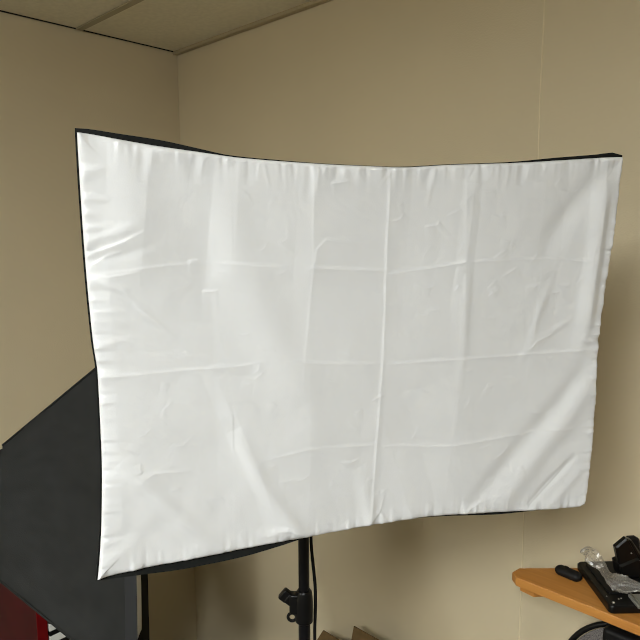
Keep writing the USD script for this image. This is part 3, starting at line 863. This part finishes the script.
# ------------------------------------------------------------------ office chair under the shelf
cx, cy = 1.912, -.15
ch = thing('office_chair', (cx, -.42, 0), 'black office chair with rounded mesh back, tucked under the wooden shelf', 'chair')
bw, bz0, bz1 = .225, .56, 1.063


def back_outline(k=1.0):
    w = np.linspace(0, 2 * math.pi, 80, endpoint=False)
    e = 2 / 2.9
    x = np.sign(np.cos(w)) * np.abs(np.cos(w)) ** e * bw * k
    z = (bz0 + bz1) / 2 + np.sign(np.sin(w)) * np.abs(np.sin(w)) ** e * ((bz1 - bz0) / 2 - bw * (1 - k))
    y = cy + .035 * (1 - (x / bw) ** 2) + .0 * z
    return np.c_[cx + x, y, z]


ol = back_outline()
part(ch, 'back_frame', tube(np.vstack([ol, ol[:2]]), .0062, 10, False), M['black'], 60)
gs, gt = np.meshgrid(np.linspace(0, 1, 12), np.linspace(0, 1, 81), indexing='ij')
PM = np.array([back_outline(.97 * q)[np.r_[0:80, 0]] if q else np.tile(np.array([cx, cy + .035, (bz0 + bz1) / 2]), (81, 1)) for q in np.linspace(0, 1, 10)])
PM[0] = [cx, cy + .035, (bz0 + bz1) / 2]
for k_, q in enumerate(np.linspace(0, 1, 10)):
    oo = back_outline(.965)[np.r_[0:80, 0]]
    cen = np.array([cx, cy + .035, (bz0 + bz1) / 2])
    PM[k_] = cen + (oo - cen) * q
    PM[k_][:, 1] = cy + .035 * (1 - ((PM[k_][:, 0] - cx) / bw) ** 2)
part(ch, 'back_mesh', sheet(PM[1:], .003), M['mesh'], True, 'grey woven mesh of the backrest')
part(ch, 'lumbar_pad', rbox((.27, .030, .36), .010, 6, (cx + .006, cy + .008, .870)), M['blackmatte'], 40)
part(ch, 'seat', rbox((.48, .46, .075), .035, 6, (cx, cy - .26, .46)), M['blackmatte'], 40)
part(ch, 'back_support', tube([(cx, cy + .030, .70), (cx, cy + .055, .58), (cx, cy + .02, .44), (cx, cy - .10, .415)], .018, 12), M['black'], 60)
part(ch, 'column', cyl((cx, cy - .26, .09), (cx, cy - .26, .43), .025), M['metalblack'], 50)
for q in range(5):
    w = q * 2 * math.pi / 5 + .3
    d = np.array([math.cos(w), math.sin(w), 0])
    o = np.array([cx, cy - .26, 0])
    if (o + d * .27)[1] > -.04:
        d = d * .9
    lg = part(ch, 'base_leg', tube([o + [0, 0, .105], o + d * .14 + [0, 0, .09], o + d * .25 + [0, 0, .07]], [.026, .02, .014], 10), M['black'], 50)
    sdn = np.cross(ez, unit(d))
    part(lg, 'caster', cyl(o + d * .25 - sdn * .02 + [0, 0, .026], o + d * .25 + sdn * .02 + [0, 0, .026], .026, 16), M['rubber'], 50)

# ------------------------------------------------------------------ open cardboard box on the floor by the wall
cb = thing('cardboard_box', (1.02, -.27, 0), 'open brown cardboard box with flaps up, on the floor behind the light stand', 'box')
x0, x1, y0, y1, zt = .84, 1.24, -.42, -.12, .52
th = .004
part(cb, 'box_body', cat(box((x0, y0, .001), (x1, y1, .006)), box((x0, y0, .001), (x0 + th, y1, zt)), box((x1 - th, y0, .001), (x1, y1, zt)), box((x0, y0, .001), (x1, y0 + th, zt)), box((x0, y1 - th, .001), (x1, y1, zt))), M['card'], False)


def flap(p0, p1, up, out, taper=.01):
    p0, p1 = np.asarray(p0, float), np.asarray(p1, float)
    al = unit(p1 - p0)
    h = np.asarray(up, float)
    pts = [p0, p1, p1 + h - al * taper, p0 + h + al * taper]
    nn = unit(np.cross(p1 - p0, h)) * th
    return meshkit.arrays(m3.Manifold.hull_points(np.array([q for p in pts for q in (p, p + nn)])))[:2]


part(cb, 'flap', flap((x0, y1, zt), (x0, y0, zt), (-.10, 0, -.04), 0), M['card'], False)
part(cb, 'flap', flap((x0 + .165, y1, zt), (x1, y1, zt), (0, .02, .158), 0, .018), M['card'], False)
part(cb, 'flap', flap((x0 + .005, y1 + .008, zt), (x0 + .18, y1 + .008, zt), (0, .02, .074), 0, .036), M['card'], False)
part(cb, 'flap', flap((x1, y0, zt), (x1, y1, zt), (.12, 0, .04), 0), M['card'], False)
part(cb, 'flap', flap((x0, y0, zt), (x1, y0, zt), (0, -.13, -.02), 0), M['card'], False)

# ------------------------------------------------------------------ red board and striped box by the left wall
rc = thing('red_board', (.24, -.835, 0), 'dark red board standing upright at the lower left edge behind the sideways softbox', 'board')
part(rc, 'panel', bbox((.02, -.849, .02), (.449, -.820, 1.02), .002), M['red'], 30, 'darker red face')
part(rc, 'edge_strip', bbox((.4485, -.8495, .02), (.4515, -.8195, 1.02), .001), M['rededge'], 30, 'brighter red edge')
part(rc, 'foot', bbox((.05, -.90, 0), (.10, -.8205, .02), .004), M['black'], 30)
part(rc, 'foot', bbox((.37, -.90, 0), (.42, -.8205, .02), .004), M['black'], 30)

st = thing('striped_box', (.24, -.67, 0), 'box with black and white horizontal stripes just right of the dark red board', 'box')
z, k = .0, 0
while z < .80:
    hs = .0225 if k % 2 == 0 else .0165
    g = 0.0 if k % 2 == 0 else .0015
    part(st, 'white_stripe' if k % 2 == 0 else 'black_stripe', bbox((.02 + g, -.816 + g, z), (.452 - g, -.52 - g, z + hs - .0002), .0015), M['white' if k % 2 == 0 else 'black'], 30)
    z += hs
    k += 1
